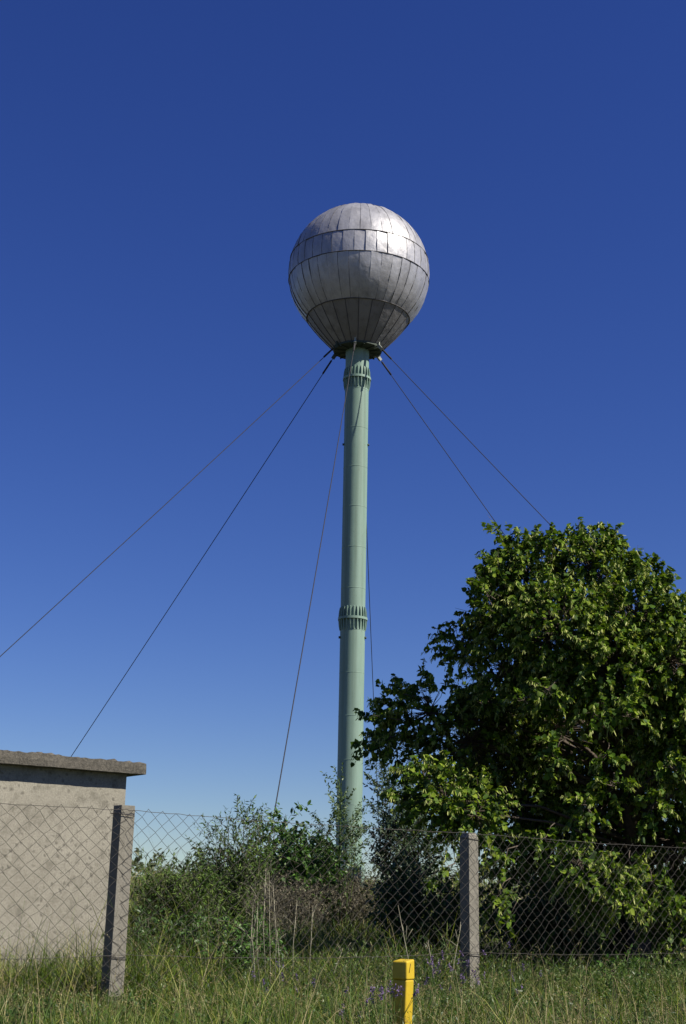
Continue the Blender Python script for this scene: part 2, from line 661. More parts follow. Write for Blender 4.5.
# collar plate under the tank
mb = MB()
mb.lathe([(.49, ZP - .06), (1.04, ZP - .06), (1.06, ZP - .05), (1.06, ZP + .03), (1.0, ZP + .05)], TX, TY, 48, smooth=False)
for k in range(12):
    a = 2 * pi * (k + .5) / 12
    d, t = np.array([cos(a), sin(a), 0]), np.array([-sin(a), cos(a), 0])
    mb.box(np.array([TX, TY, ZP - .085]) + d * .80, d * .26, t * .012, (0, 0, .03))
build(mb, 'collar_plate', M['darkpaint'], tower)

# column with its flanges
PR = .51
mb = MB()
mb.lathe([(PR, TB - .3), (PR, 8), (PR, 14), (PR, 20), (PR, ZP + .1)], TX, TY, 64)
for zz in np.arange(TB + 1.4, ZP - .6, 1.75):
    mb.lathe([(PR - .004, zz - .016), (PR + .007, zz - .006), (PR + .007, zz + .006), (PR - .004, zz + .016)], TX, TY, 64)
column = build(mb, 'column', M['paint'], tower)
for zf in (12.90, 23.45):
    mb = MB()
    mb.lathe([(PR, zf - .05), (PR + .10, zf - .05), (PR + .10, zf + .05), (PR, zf + .05)], TX, TY, 64, smooth=False)
    for k in range(24):
        a = 2 * pi * (k + .3) / 24
        d, t = np.array([cos(a), sin(a), 0]), np.array([-sin(a), cos(a), 0])
        c0 = np.array([TX, TY, zf]) + d * (PR - .01)
        for s_ in (1, -1):
            w = .016
            vs = []
            for tt in (-w, w):
                for (rd, zz) in ((0, .052), (.095, .052), (.075, .30), (.045, .46), (0, .50)):
                    vs.append(c0 + d * rd + t * tt + np.array([0, 0, s_ * zz]))
            fs = [(0, 1, 2, 3, 4), (9, 8, 7, 6, 5)] + [(i_, i_ + 5, (i_ + 1) % 5 + 5, (i_ + 1) % 5) for i_ in range(5)]
            if s_ < 0:
                fs = [f_[::-1] for f_ in fs]
            mb.add(vs, fs)
    build(mb, 'flange', M['paint'], column)
    for sg in (-1, 1):
        mb = MB()
        z = zf - (.78 if zf < 20 else 3.0)
        mb.tube([(TX + sg * (PR - .05), TY - .1, z), (TX + sg * (PR + .06), TY - .1, z)], .05, 8)
        build(mb, 'bolt', M['darkpaint'], column)
# foot: skirt, opening, pedestal box
mb = MB()
mb.lathe([(PR + .03, TB - .3), (PR + .05, 3.0), (PR + .002, 3.06)], TX, TY, 64)
build(mb, 'column_foot', M['paint'], tower)
mb = MB()
mb.box((TX + .36, TY - .50, TB + .32), (.21, -.10, 0), (.06, .16, 0), (0, 0, .50))
bo = build(mb, 'pedestal_box', M['paint'], tower)
bevel(bo, .02)
mb = MB()
mb.box((TX - .08, TY - .54, TB + .50), (.17, 0, 0), (0, .03, 0), (0, 0, .22))
build(mb, 'hatch', M['hatch'], tower)
# lugs and guy cables
sag = .08
for az, da, RG in ((-60, 5.5, 22), (-120, 2.5, 18), (0, -6, 22), (60, -4.5, 21), (120, 3, 24), (180, -6.5, 16)):
    a = radians(az + da)
    d = np.array([sin(a), -cos(a), 0])
    t = np.array([cos(a), sin(a), 0])
    A = np.array([TX, TY, ZP]) + d * 1.12 + np.array([0, 0, -.06])
    ex, ey = TX + RG * d[0], TY + RG * d[1]
    B = np.array([ex, ey, float(gz(ex, ey)) + .15])
    dn = (B - A) / np.linalg.norm(B - A)
    mb = MB()
    pts = [A + (B - A) * s_ + np.array([0, 0, -sag * 4 * s_ * (1 - s_)]) for s_ in np.linspace(0, 1, 33)]
    mb.tube(pts, .016, 6)
    mb.tube([A + dn * .25, A + dn * .95], .04, 8)
    build(mb, 'guy_cable', M['cable'], tower)
    mb = MB()
    up_ = np.cross(dn, t)
    mb.box(A - dn * .02, dn * .18, t * .05, up_ * .065)
    mb.box(A - d * .12 + np.array([0, 0, .08]), d * .14, t * .035, (0, 0, .12))
    lo = build(mb, 'anchor_lug', M['lugpaint'] if az in (0, 60, 120) else M['darkpaint'], tower)
    mb = MB()
    mb.box((ex, ey, float(gz(ex, ey)) + .05), (.35, 0, 0), (0, .35, 0), (0, 0, .22))
    build(mb, 'anchor_block', M['post'], tower)


# ------------------------------------------------------------------ shed at the left
wd_ = np.array([.80, .60, 0])      # along the visible wall, to the right and away
wn = np.array([.60, -.80, 0])      # its outward normal, towards the fence
P = at(119, 900, 15.5)
cr = np.array([P[0], P[1], 0])     # visible corner
LW, DW = 5.2, 3.6
zt = at(126, 774.3, 15.5)[2]
zg = .70
shed = thing('concrete_shed', (cr[0], cr[1], zg), 'low grey concrete shed with a flat overhanging slab roof behind the fence', 'shed')
ctr = cr - wd_ * LW / 2 - wn * DW / 2


def grid_box(mb, c, hx, hy, hz, n, jit):
    """box whose faces are split so its edges can be a little uneven"""
    pass


mb = MB()
z0_, z1_ = zg - .4, zt + .02
nu = 40


def wall_face(p0, p1, n, rows=8):
    p0, p1 = np.array(p0), np.array(p1)
    vs, fs = [], []
    for r_ in range(rows + 1):
        for k in range(n + 1):
            p = p0 + (p1 - p0) * k / n
            vs.append((p[0], p[1], z0_ + (z1_ - z0_) * r_ / rows))
    for r_ in range(rows):
        for k in range(n):
            a = r_ * (n + 1) + k
            fs.append((a, a + 1, a + n + 2, a + n + 1))
    mb.add(vs, fs)


c00 = cr - wd_ * LW
c11 = cr - wn * DW
c01 = c00 - wn * DW
wall_face(c00, cr, nu)
wall_face(cr, c11, 20)
wall_face(c11, c01, nu)
wall_face(c01, c00, 20)
build(mb, 'wall', M['plaster'], shed)
# roof slab, thicker to the left, its edges crumbled
OF, OR = .15, .16
e0, e1 = c00 + wn * OF - wd_ * .3, cr + wn * OF + wd_ * OR
NS = 90
vs, fs = [], []
for k in range(NS + 1):
    s_ = k / NS
    p = e0 + (e1 - e0) * s_
    q_ = p - wn * (DW + OF + .12)
    th = .165 - .045 * s_
    jj = lambda a_: rng.normal() * a_
    zb = zt
    ring = [p + wn * jj(.002) + np.array([0, 0, zb + jj(.0015)]), p + wn * jj(.003) + np.array([0, 0, zb + th * .5]),
            p - wn * .006 + wn * jj(.003) + np.array([0, 0, zb + th + jj(.004)]), p - wn * .05 + np.array([0, 0, zb + th + .006 + jj(.008)]),
            q_ + np.array([0, 0, zb + th + .06]), q_ + np.array([0, 0, zb])]
    vs += ring
for k in range(NS):
    for r_ in range(6):
        a, b = k * 6 + r_, k * 6 + (r_ + 1) % 6
        fs.append((a, a + 6, b + 6, b))
fs.append(tuple(range(6)))
fs.append(tuple(range(NS * 6, NS * 6 + 6))[::-1])
mb = MB()
mb.add(vs, fs)
roof = build(mb, 'roof_slab', M['roofc'], shed)
# a lump of mortar on the roof edge
pk = at(39, 754.5, 14.93)
mb = MB()
n_ = 10
prof = [(.001, .028), (.03, .026), (.055, .012), (.06, -.03)]
mb.lathe([(r_, pk[2] + z_) for r_, z_ in prof], pk[0], pk[1], 12)
build(mb, 'mortar_lump', M['roofc'], roof)
# door on the far side wall of the shed (faces away from the road)
mb = MB()
dc = c01 + wd_ * 2.0 - wn * .02
mb.box((dc[0], dc[1], zg + 1.0), wd_ * .42, wn * .025, (0, 0, 1.0))
build(mb, 'door', M['hatch'], shed)

# ------------------------------------------------------------------ fence
FL = np.array([-1.932, 12.634, 0.0])
FR = np.array([1.455, 15.414, 0.0])
fd = (FR - FL) / np.linalg.norm(FR - FL)
SPAN = float(np.linalg.norm(FR - FL))
fn = np.array([fd[1], -fd[0], 0])          # towards the road
fence = thing('chain_link_fence', (FL[0], FL[1], .75), 'rusty chain link fence on square concrete posts running across the whole foreground', 'fence')
PH = .072


def fpost(s_, lean, htop, ch=.72):
    p = FL + fd * s_ * SPAN
    z0 = .35
    mb = MB()
    zt_ = htop
    top = np.array([p[0], p[1], zt_]) + fd * lean[0] + fn * lean[1]
    bot = np.array([p[0], p[1], z0])
    rings = []
    for c_, h in ((bot, PH * 1.04), (bot * .5 + top * .5, PH), (top - np.array([0, 0, .05]), PH), (top, PH * ch)):
        rings.append([c_ + fd * i_ * h + fn * j_ * h for i_, j_ in ((-1, -1), (1, -1), (1, 1), (-1, 1))])
    vs = sum(rings, [])
    fs = [(0, 3, 2, 1), (12, 13, 14, 15)]
    for r_ in range(3):
        for k in range(4):
            fs.append((r_ * 4 + k, r_ * 4 + (k + 1) % 4, r_ * 4 + 4 + (k + 1) % 4, r_ * 4 + 4 + k))
    mb.add(vs, fs)
    o = build(mb, 'fence_post', M['post'], fence)
    bevel(o, .004, 2)
    return o


PTOP = {-1: 2.40, 0: 2.425, 1: 2.385, 2: 2.40}
fpost(-1, (0, 0), 2.40)['label'] = 'square concrete post left of the picture'
fpost(0, (.02, -.01), 2.425, .97)['label'] = 'concrete post in front of the shed corner'
fpost(1, (-.005, 0), 2.385)['label'] = 'concrete post with chamfered top before the dark tree'
fpost(2, (0, 0), 2.40)['label'] = 'concrete post hidden right of the tree'

# woven mesh: one zigzag wire per column
MW, MH = .144, .124
ZTOP, ZBOT = 2.36, .80
mesh_off = fn * (PH + .012)


def topz(s_):                    # sag of the top wire between posts
    fr = s_ - math.floor(s_)
    return 2.385 - .02 * 4 * fr * (1 - fr) + (.0 if s_ < 0 else .0)


for sp in (-1, 0, 1):
    n = int(round(SPAN / MW)) * 2
    rowsn = int((ZTOP - ZBOT) / MH * 2)
    K = np.arange(rowsn + 1)
    jit = rng.normal(size=(n + 2, rowsn + 1, 2)) * .007
    # slow billow of the mesh
    us = np.arange(n + 2)
    bil = .035 * np.sin(us * .105 + sp)[:, None] * np.sin(K * .11 + .4)[None] + .012 * np.sin(us * .45 + 1)[:, None] * np.sin(K * .37)[None]
    shear = .04 * np.sin(us * .065 + sp * 2)[:, None] * (K / rowsn)[None] * 1.2
    mb = MB()
    for w in range(n):
        pts = []
        for k in K:
            sgn = 1 if (k + w) % 2 == 0 else -1
            # the wire touches its right neighbour on even rows, its left one on odd rows
            node = w + (1 if sgn > 0 else 0)
            nu_ = node + (0.0)
            uu = node * SPAN / n
            z = topz(sp + uu / SPAN) - k * MH / 2 + jit[node, k, 1] + (.012 if k == 0 else 0)
            p = FL + fd * (sp * SPAN + uu + jit[node, k, 0] + shear[node, k] * .5) + mesh_off + fn * (bil[node, k] * .6 + sgn * .003)
            pts.append((p[0], p[1], z))
        # straight runs with a short turn at every knot
        out = []
        for k_, p in enumerate(pts):
            p = np.array(p)
            if 0 < k_ < len(pts) - 1:
                out += [p + (np.array(pts[k_ - 1]) - p) * .10, p, p + (np.array(pts[k_ + 1]) - p) * .10]
            else:
                out.append(p)
        mb.tube(out, .0019, 6, caps=False)
    build(mb, 'wire_mesh', M['wire'], fence)
    for zz, rr in ((0, .0026), (-.76 * 1.63, .0024)):
        mb = MB()
        pts = []
        for s_ in np.linspace(0, 1, 41):
            p = FL + fd * (sp + s_) * SPAN + mesh_off + fn * .006
            z = topz(sp + s_) + zz - .004 + (rng.normal() * .003) - (.02 * sin(pi * s_) if zz else 0)
            pts.append((p[0], p[1], z))
        mb.tube(pts, rr, 5)
        build(mb, 'tension_wire', M['wire'], fence)
# tie wire wrapped round the left post
for s_, z in ((0, 2.345), (0, 1.12), (1, 2.32), (1, 1.11)):
    p = FL + fd * s_ * SPAN
    mb = MB()
    h = PH + .007
    ring = [p + fd * i_ * h + fn * j_ * h + np.array([0, 0, z + dz]) for i_, j_, dz in ((-1, 1, 0), (1, 1, -.012), (1, -1, 0), (-1, -1, .01), (-1, 1, .004))]
    mb.tube(ring, .0035, 5)
    build(mb, 'tie_wire', M['wire'], fence)

# ------------------------------------------------------------------ yellow marker post
YD = 9.2
pt = at(403.5, 960, YD)
mk = thing('marker_post', (pt[0], pt[1], float(gz(pt[0], pt[1]))), 'short square yellow marker post with a wider cap standing in the grass', 'marker post')
al = radians(-31)
mx_, my_ = np.array([cos(al), -sin(al), 0]), np.array([sin(al), cos(al), 0])
mx_ = np.array([cos(al), sin(-al) * -1, 0])
my_ = np.array([-mx_[1], mx_[0], 0])


def prism(mb, z0, z1, h0, h1, c0, c1, slope=0.0):
    vs = []
    for z, h, c_ in ((z0, h0, c0), (z1, h1, c1)):
        for i_, j_ in ((-1, -1), (1, -1), (1, 1), (-1, 1)):
            p = np.array([c_[0], c_[1], z + (slope * j_ if z == z1 else 0)]) + mx_ * i_ * h + my_ * j_ * h
            vs.append(p)
    mb.add(vs, [(0, 3, 2, 1), (4, 5, 6, 7), (0, 1, 5, 4), (1, 2, 6, 5), (2, 3, 7, 6), (3, 0, 4, 7)])


mb = MB()
zc = pt[2]
b_ = (pt[0] - .02, pt[1])
prism(mb, .45, zc - .118, .047, .051, b_, pt)
o = build(mb, 'shaft', M['yellow'], mk)
bevel(o, .010, 3)
mb = MB()
prism(mb, zc - .118, zc, .0545, .053, pt, pt, .006)
o = build(mb, 'cap', M['yellow'], mk)
bevel(o, .010, 3)
cp = np.array([pt[0], pt[1], 0]) + mx_ * .0555 - my_ * .018
mbc = MB()
mbc.tube([cp + np.array([0, 0, zc - .02]) - my_ * -.012, cp + np.array([0, 0, zc - .05]), cp + np.array([0, 0, zc - .075]) - my_ * .008], .0022, 5)
build(mbc, 'crack', M['crack'], o)


# ------------------------------------------------------------------ linden tree
def linden():
    tb = np.array([4.4, 20.9, float(gz(4.4, 20.9))])
    T = thing('linden_tree', tb, 'large round dark green linden tree in pale bloom overhanging the fence at right', 'tree')
    # (u, v, radius px, distance, number of sprays)
    lobes = [
        # lit upper dome, nearest the road
        (592, 574, 42, 19.6, 135), (600, 545, 16, 19.6, 20), (636, 622, 52, 18.9, 180), (528, 596, 38, 19.5, 110), (560, 632, 58, 18.9, 220),
        (508, 622, 33, 19.6, 80), (460, 645, 20, 19.9, 30), (505, 568, 20, 19.5, 34), (520, 548, 14, 19.5, 14), (610, 665, 55, 18.5, 210), (512, 668, 38, 19.5, 90),
        (668, 662, 54, 18.6, 190), (700, 740, 60, 18.7, 200), (660, 720, 36, 18.8, 90), (570, 690, 30, 18.9, 60),
        # left bough against the sky
        (430, 712, 38, 20.2, 58), (393, 733, 27, 20.4, 30), (470, 742, 46, 20.4, 80), (410, 752, 26, 20.6, 24), (400, 705, 20, 20.2, 16),
        # shaded inside, set back
        (550, 730, 70, 21.2, 260), (640, 775, 70, 21.2, 250), (520, 800, 62, 21.2, 220), (590, 830, 75, 21.4, 250), (500, 720, 50, 20.9, 150),
        (680, 840, 70, 21.2, 220), (600, 745, 80, 22.4, 200), (520, 760, 70, 22.6, 170), (660, 700, 80, 22.4, 180), (560, 880, 85, 22.3, 230), (670, 900, 85, 22.3, 230),
        # boughs and sprays that hang out into the sun
        (445, 800, 30, 17.8, 52), (472, 812, 26, 17.6, 44), (425, 780, 18, 18.0, 16), (405, 800, 14, 17.9, 10),
        (556, 752, 9, 17.6, 7), (594, 714, 8, 17.5, 6), (630, 716, 9, 17.6, 7), (606, 756, 9, 17.6, 6),
        (588, 808, 12, 17.5, 13), (612, 786, 12, 17.5, 11), (652, 806, 11, 17.7, 10), (672, 768, 10, 17.8, 7), (548, 690, 9, 17.8, 6), (525, 700, 9, 18.2, 5),
        (545, 838, 9, 17.1, 6), (580, 866, 17, 17.2, 38), (608, 884, 20, 17.4, 60), (625, 895, 14, 17.5, 18), (596, 912, 9, 17.4, 8), (652, 884, 10, 17.9, 10), (664, 908, 12, 17.9, 36), (655, 925, 8, 17.9, 10), (660, 935, 8, 17.9, 8), (630, 866, 10, 17.7, 8),
        (497, 895, 8, 16.6, 5), (505, 862, 8, 16.6, 4), (437, 880, 7, 16.5, 3), (510, 915, 7, 16.7, 3),
        # unseen crown right of the picture, extended to shade the lower left
        (770, 665, 70, 19.5, 190), (742, 675, 55, 18.8, 150), (800, 690, 90, 19.0, 230), (770, 780, 80, 19.2, 190), (860, 740, 80, 20.0, 150), (800, 860, 80, 20.0, 150), (716, 655, 34, 19.6, 70),
    ]
    leaf, br, tw = Cloud(), Cloud(), Cloud()
    wood = MB()
    fork = tb + np.array([0, 0, 1.3])
    wood.tube([tb + np.array([0, 0, -.2]), tb + np.array([.02, 0, .1]), tb + np.array([.05, .02, .7]), fork], [.24, .19, .16, .14], 10)
    top = at(600, 600, 20.2)
    mid_ = fork * .5 + top * .5 + np.array([.1, 0, 0])
    wood.tube([fork, mid_, top], [.13, .08, .03], 8)
    for (u, v, rp, dist, n) in lobes:
        n = int(n * 1.45)
        c = at(u, v, dist)
        r = rp / F_PX * dist
        # limb
        h = np.clip((c[2] - fork[2]) / (top[2] - fork[2]), 0, .8)
        st = fork + (top - fork) * h * .6
        if rp < 19:
            st = c + nrm((fork - c) * np.array([1, 1, 0])) * .4 + np.array([0, 0, .2])
        md = st * .5 + c * .5 + np.array([0, 0, .15 if rp > 19 else .05]) + rng.normal(size=3) * (.08 if rp > 19 else .02)
        wood.tube([st, md, c], [.055 if n > 90 else (.03 if rp > 19 else .008), .035 if n > 90 else (.018 if rp > 19 else .006), .010 if rp > 19 else .004], 6)
        d = rdir(n)
        d[:, 2] = d[:, 2] * .9
        fr = rng.uniform(.35, 1.0, (n, 1)) ** .6
        out = nrm(c - (tb + np.array([0, 0, 2.6])))[None]
        O = c + d * fr * r * .82
        D = nrm(d + out * .45 + np.array([0, 0, .25]) + .4 * rng.normal(size=(n, 3)))
        L = rng.uniform(.28, .52, n) * (1 if rp > 24 else (.75 if rp > 15 else .55))
        k = 15
        dr = rng.uniform(.05, .55, n)
        V, Q, m_, e_ = sprays(O, D, L, k, dr, .066, HEART, side=.8, down=.32, jit=.5, upn=.75, var=.42)
        leaf.add(V, Q)
        tw.add(*tubes(O, m_, e_, np.full(n, .0045), np.full(n, .0015)))
        sel = rng.random(n) < .7
        ns = int(sel.sum())
        tw.add(*tubes(np.repeat(c[None], ns, 0), (c + O[sel]) / 2 + rng.normal(size=(ns, 3)) * .03, O[sel], np.full(ns, .008), np.full(ns, .004)))
        # blossom: pale bracts hanging under the leaves of the outer twigs
        sb = (rng.random(n) < .9) & (fr[:, 0] > .66)
        if sb.sum():
            V, Q, _, _ = sprays(O[sb] + np.array([0, 0, -.02]) + D[sb] * .04, D[sb], L[sb], 16, dr[sb], .066, STRAP, side=.35, down=1.3, jit=.35, upn=.1, start=.3)
            br.add(V, Q)
    # leading shoots that stand out of the outline
    shoots = [(a_, b_, d_ + 1.2) for a_, b_, d_ in [((530, 575), (487, 514), 18.3), ((518, 570), (493, 524), 18.2), ((540, 570), (505, 540), 18.3), ((585, 560), (580, 518), 18.5), ((600, 555), (612, 528), 18.5), ((590, 570), (578, 520), 18.6), ((590, 570), (607, 530), 18.6), ((505, 600), (465, 585), 18.3),
              ((500, 620), (455, 608), 18.4), ((620, 580), (640, 568), 18.3), ((640, 600), (668, 585), 18.2), ((480, 650), (432, 650), 18.5),
              ((430, 700), (385, 690), 18.6), ((400, 735), (352, 745), 18.7), ((620, 570), (622, 545), 18.2), ((560, 580), (545, 545), 18.3), ((400, 720), (372, 715), 18.6), ((690, 620), (690, 590), 17.6)]]
    for q_ in range(46):
        an = rng.uniform(radians(15), radians(165))
        ux, uy = 574 + 104 * cos(an) * rng.uniform(.85, 1.0), 652 - 108 * sin(an) * rng.uniform(.82, .98)
        ln = rng.uniform(18, 40)
        a2 = an * .5 + pi / 4 + rng.normal() * .35
        shoots.append(((ux, uy), (ux + ln * cos(a2), uy - ln * sin(a2)), rng.uniform(18.7, 19.9)))
    for (a, b, dist) in shoots:
        A, B = at(*a, dist), at(*b, dist - .1)
        L = float(np.linalg.norm(B - A))
        n = 5
        O = A + (B - A) * np.linspace(0, .7, n)[:, None] + rng.normal(size=(n, 3)) * .03
        D = nrm(np.repeat((B - A)[None], n, 0) / L + .22 * rng.normal(size=(n, 3)))
        V, Q, m_, e_ = sprays(O, D, np.linspace(L * .6, L * .34, n), 9, .12, .075, HEART, side=.8, down=.35)
        leaf.add(V, Q)
        V, Q, _, _ = sprays(O, D, np.linspace(L * .6, L * .34, n), 5, .12, .06, STRAP, side=.35, down=1.2)
        br.add(V, Q)
        tw.add(*tubes(A[None], (A + B)[None] / 2, B[None], np.array([.009]), np.array([.002])))
        tw.add(*tubes(O, m_, e_, np.full(n, .004), np.full(n, .0015)))
    trunk = build(wood, 'trunk', M['bark'], T)
    # the bare pale branch crossing low at the left of the crown
    bb = MB()
    bb.tube([at(505, 795, 18.6), at(470, 798, 18.3), at(430, 806, 18.2), at(405, 812, 18.2)], [.012, .010, .008, .004], 6)
    build(bb, 'bare_branch', M['twig'], T)
    tw.obj('twig', M['bark'], T)
    leaf.obj('crown', M['linden'], T)
    br.obj('blossom', M['bract'], T)
    print('linden leaves', sum(len(q) for q in leaf.Q) // 2)


linden()


# ------------------------------------------------------------------ shrubs
def shrub(name, cat, label, u, v_top, Y, wpx, mat, tpl, size, n_stem=14, n_spray=260, k=10, L=.35, droop=.15, upright=.6, stem_mat='twig', base_rise=0.0, squash=1.0, depth=.8, group=None, sparse=False):
    p = at(u, v_top, Y)
    zb = float(gz(p[0], p[1]))
    H = p[2] - zb
    R = wpx / 2 / F_PX * Y
    T = thing(name, (p[0], p[1], zb), label, cat, group)
    b = np.array([p[0], p[1], zb])
    stem, leaf = Cloud(), Cloud()
    # stems fan out from the foot
    th = rng.uniform(0, 2 * pi, n_stem)
    rad = np.sqrt(rng.uniform(0, 1, n_stem))
    hh = H * (1 - .45 * rad ** 2) * rng.uniform(.72, .98, n_stem)
    tips = b + np.stack([R * rad * np.cos(th) * .85, R * depth * rad * np.sin(th) * .85, hh], 1)
    foot = b + np.stack([R * .3 * rad * np.cos(th), R * .3 * depth * rad * np.sin(th), np.full(n_stem, -.05)], 1)
    mids = foot * .5 + tips * .5 + np.stack([R * .12 * np.cos(th), R * .12 * np.sin(th), H * .06 * np.ones(n_stem)], 1)
    stem.add(*tubes(foot, mids, tips, np.full(n_stem, .005 + .002 * H if sparse else .010 + .003 * H), np.full(n_stem, .003)))
    # sprays leave the stems
    si = rng.integers(0, n_stem, n_spray)
    t = rng.uniform(.12 + base_rise, 1.0, (n_spray, 1)) ** .75
    O = (1 - t) ** 2 * foot[si] + 2 * t * (1 - t) * mids[si] + t * t * tips[si]
    out = np.stack([np.cos(th[si]), depth * np.sin(th[si]), np.zeros(n_spray)], 1)
    D = nrm(out * .5 + .75 * rdir(n_spray) + np.array([0, 0, upright]))
    if not sparse:
        O = O + rdir(n_spray) * R * .22 * np.array([1, depth, .6])
        O[:, 2] = np.maximum(O[:, 2], zb + .05)
    Ls = L * rng.uniform(.6, 1.3, n_spray)
    V, Q, m_, e_ = sprays(O, D, Ls, k, droop, size, tpl, side=.7, down=.1, jit=.35, upn=.7)
    leaf.add(V, Q)
    stem.add(*tubes(O, m_, e_, np.full(n_spray, .0035), np.full(n_spray, .0012)))
    stem.obj('stem', M[stem_mat], T)
    leaf.obj('foliage', M[mat], T)
    return T


shrub('willow_shrub', 'shrub', 'broad grey-green willow shrub, tallest of those behind the fence right of the shed', 240, 806, 18.6, 96, 'willow', LANCE, .07, 18, 600, 15, .40, .05, 1.1)
shrub('willow_shrub', 'shrub', 'olive shrub with upright leafy tips just right of the concrete post at the shed', 182, 846, 17.2, 92, 'willow', LANCE, .065, 18, 560, 14, .36, .05, 1.1)
shrub('bramble_bush', 'bush', 'low dark green bramble bush at the foot of the fence beside the shed corner', 160, 900, 15.8, 90, 'bramble', OVAL, .06, 14, 260, 9, .3, .3, .4)
shrub('bramble_bush', 'bush', 'small green leafy bush under the dark gap in the willow', 235, 912, 15.8, 90, 'elder', OVAL, .055, 12, 200, 9, .3, .3, .5)
shrub('elder_bush', 'bush', 'fresh green rounded bush left of the foot of the tower column', 292, 800, 27, 92, 'elder', OVAL, .115, 24, 560, 10, .5, .2, .5)
shrub('elder_bush', 'bush', 'small green bush touching the left edge of the tower column', 322, 826, 31, 34, 'elder', OVAL, .10, 10, 170, 9, .4, .2, .5)
shrub('dry_brush', 'brush', 'bare grey brown brush tangled inside the willow shrub', 264, 848, 17.6, 46, 'brush', LANCE, .04, 14, 170, 7, .35, .1, 1.0)
shrub('dry_brush', 'brush', 'wide mound of dry grey brown brush right below the foot of the tower', 338, 876, 27.0, 112, 'brush', LANCE, .07, 70, 900, 9, .42, .1, 1.1)
shrub('dry_brush', 'brush', 'reddish brown brush mound behind the pale dry stalks', 296, 884, 25.5, 76, 'brush', LANCE, .07, 44, 360, 8, .40, .1, 1.1)
shrub('feathery_sapling', 'sapling', 'thin feathery sapling growing up in front of the tower column', 345, 750, 26.5, 46, 'sapling', OVAL, .065, 8, 105, 15, .5, .05, .9, sparse=True, base_rise=.30, stem_mat='weed')
shrub('bluegreen_shrub', 'shrub', 'loose blue-green shrub between the tower column and the linden crown', 402, 752, 27.5, 74, 'bluegreen', OVAL, .075, 22, 620, 15, .5, .05, .9, sparse=True, stem_mat='bark')
shrub('shaded_thicket', 'thicket', 'dense dark thicket in the shade of the linden left of the concrete post', 428, 848, 20.0, 120, 'bramble', OVAL, .07, 24, 700, 10, .36, .25, .4)
shrub('shaded_thicket', 'thicket', 'dark thicket right of the concrete post under the linden branches', 545, 880, 21.0, 150, 'bramble', OVAL, .07, 24, 700, 10, .36, .25, .4)
shrub('shaded_thicket', 'thicket', 'dark thicket under the linden at the right edge of the picture', 670, 900, 21.5, 160, 'bramble', OVAL, .07, 24, 600, 10, .36, .25, .4)
shrub('nettle_plant', 'plant', 'small leafy plant at the fence foot below the hanging linden branches', 618, 955, 16.2, 58, 'elder', OVAL, .06, 10, 70, 8, .22, .3, .5)


# ------------------------------------------------------------------ grass and weeds
def blades(P, h, w, lean, mat_seg=3):
    n = len(P)
    th = rng.uniform(0, 2 * pi, n)
    ld = np.stack([np.cos(th), np.sin(th), np.zeros(n)], 1)
    ph = rng.uniform(0, 2 * pi, n)
    wd2 = np.stack([np.cos(ph), np.sin(ph), np.zeros(n)], 1)
    ts = np.array([0, .35, .7, 1.0])
    ws = np.array([.8, 1.0, .65, .06])
    V = []
    for t, k in zip(ts, ws):
        c = P + ld * (lean * h * t ** 2)[:, None] + np.array([0, 0, 1.0]) * (h * t * (1 - .35 * lean * t))[:, None]
        V.append(c - wd2 * (w * k / 2)[:, None])
        V.append(c + wd2 * (w * k / 2)[:, None])
    V = np.stack(V, 1).reshape(-1, 3)
    f = np.array([(0, 1, 3, 2), (2, 3, 5, 4), (4, 5, 7, 6)])
    Q = (np.arange(n)[:, None, None] * 8 + f[None]).reshape(-1, 4)
    tips = P + ld * (lean * h)[:, None] + np.array([0, 0, 1.0]) * (h * (1 - .35 * lean))[:, None]
    return V, Q, tips, ld


def patch(x, y, s=1.0):
    return .5 + .25 * (np.sin(x * 1.7 * s + 1.3 * np.sin(y * 1.1 * s)) + np.sin(y * 2.3 * s + 1.1 * np.sin(x * .9 * s + 2)))


def scatter(n, y0, y1, mx, pw=1.0):
    y = y0 + (y1 - y0) * rng.uniform(0, 1, n) ** pw
    x = rng.uniform(-1, 1, n) * (.27 * y + mx)
    return x, y


def in_shed(x, y):
    d = np.stack([x - cr[0], y - cr[1]], -1)
    a_ = d @ wd_[:2]
    b_ = d @ wn[:2]
    return (a_ < .05) & (a_ > -LW - .05) & (b_ < .05) & (b_ > -DW - .05)


def shade_zone(x, y):          # under the linden little grass grows
    return ((x - 4.0) / 3.0) ** 2 + ((y - 20.6) / 2.6) ** 2 < 1


